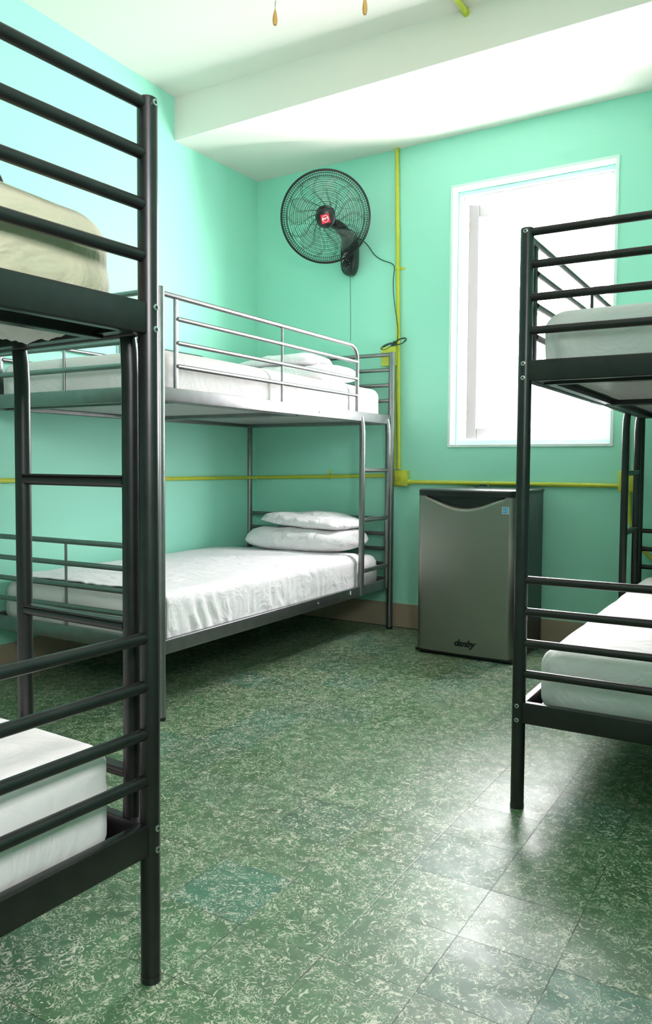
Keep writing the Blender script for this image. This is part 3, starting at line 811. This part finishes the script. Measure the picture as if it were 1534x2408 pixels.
for k in range(9):
    a = 2*math.pi*k/9; box(bm, -.008+.027*math.cos(a)-.0016, -.008+.027*math.cos(a)+.0016, -.0735, -.071, -.040+.027*math.sin(a)-.0016, -.040+.027*math.sin(a)+.0016)
obj('knob_marks', bm, m_print, wb, smooth=False)
bm = B(); tube(bm, [(0.012, -.05, -.10), (0.012, -.04, -.35), (0.010, -.035, -.505)], 0.0016, 6)
obj('pull_string', bm, m_cord, fan)
# power cord: from behind the cage to the conduit and down, tied in a bundle
def smooth_path(P_, it=3):
    P_ = [Vector(p) for p in P_]
    for _ in range(it):
        Q = [P_[0]]
        for a, b_ in zip(P_, P_[1:]): Q += [a.lerp(b_, .25), a.lerp(b_, .75)]
        Q.append(P_[-1]); P_ = Q
    return P_
yc = YB-.006; yf = YB-.032
cord = [(-2.44, yc, 2.40), (-2.36, yc, 2.375), (-2.315, yc, 2.335), (-2.27, yc, 2.265), (-2.21, yc, 2.225), (-2.15, yc, 2.205), (-2.125, yc-.01, 2.175), (-2.130, yf, 2.10), (-2.123, yf, 1.98), (-2.10, yf, 1.85), (-2.092, yf, 1.78), (-2.096, yf, 1.735)]
bm = B(); tube(bm, smooth_path(cord), 0.0026, 6)
for cx_, cz_, rx_, rz_, n_ in ((-2.160, 1.705, .045, .014, 3), (-2.075, 1.728, .040, .016, 2)):
    for q in range(n_):
        pts = [(cx_+(rx_-q*.006)*math.cos(a), yf-.004-q*.004, cz_+(rz_-q*.002)*math.sin(a)+(.25*rx_*math.cos(a)) - q*.003) for a in [2*math.pi*i/20 for i in range(20)]]
        tube(bm, pts, 0.0026, 6, closed=True)
tube(bm, [(-2.125, yf-.008, 1.71), (-2.105, yf-.008, 1.725)], 0.012, 8)
o = obj('power_cord', bm, m_cord); tag(o, 'dark power cord running from the wall fan to a tied bundle on the conduit', 'power cord')

# ---------------------------------------------------------------- ceiling fan with pull cords (only the cords' ends hang into view)
cf = empty('ceiling_fan', Matrix.Translation((-1.13, 1.85, 3.13)))
tag(cf, 'ceiling fan above the view whose two wooden teardrop pulls hang down', 'ceiling fan')
obj('down_rod', tube(B(), [(0, 0, 0), (0, 0, -.28)], 0.012, 12), m_white, cf)
obj('motor_housing', lathe(B(), [(0.03, -.25), (0.10, -.27), (0.13, -.31), (0.13, -.36), (0.09, -.39), (0.07, -.43), (0.06, -.46), (0.02, -.465)], 32), m_white, cf)
for k in range(4):
    a = math.radians(35+90*k); Rm = Matrix.Rotation(a, 4, 'Z') @ Matrix.Translation((0, 0, -.335)) @ Matrix.Rotation(.2, 4, 'X')
    obj('blade', box(B(), .12, .52, -.055, .055, -.004, .004, .003, mw=Rm), m_white, cf)
def pull(px, py, ztop, zb):
    lx, ly, o3 = px+1.13, py-1.85, -3.13
    bm = B(); tube(bm, [(lx*.5, ly*.5, -.44), (lx, ly, ztop+o3)], .0008, 6)
    tube(bm, [(lx, ly, ztop+o3+.02), (lx, ly, ztop+o3-.002)], .001, 6)
    cd = obj('pull_cord', bm, m_bolt, cf)
    h_ = ztop-zb; M_ = Matrix.Translation((lx, ly, zb+o3))
    obj('wooden_pull', lathe(B(), [(.0010, 0), (.0042, .0006), (.0060, h_*.12), (.0069, h_*.30), (.0062, h_*.5), (.0042, h_*.75), (.0022, h_*.93), (.0008, h_)], 20, M_), m_wood, cd)
pull(-1.221, 1.785, 2.189, 2.147)
pull(-1.0205, 1.910, 2.225, 2.176)
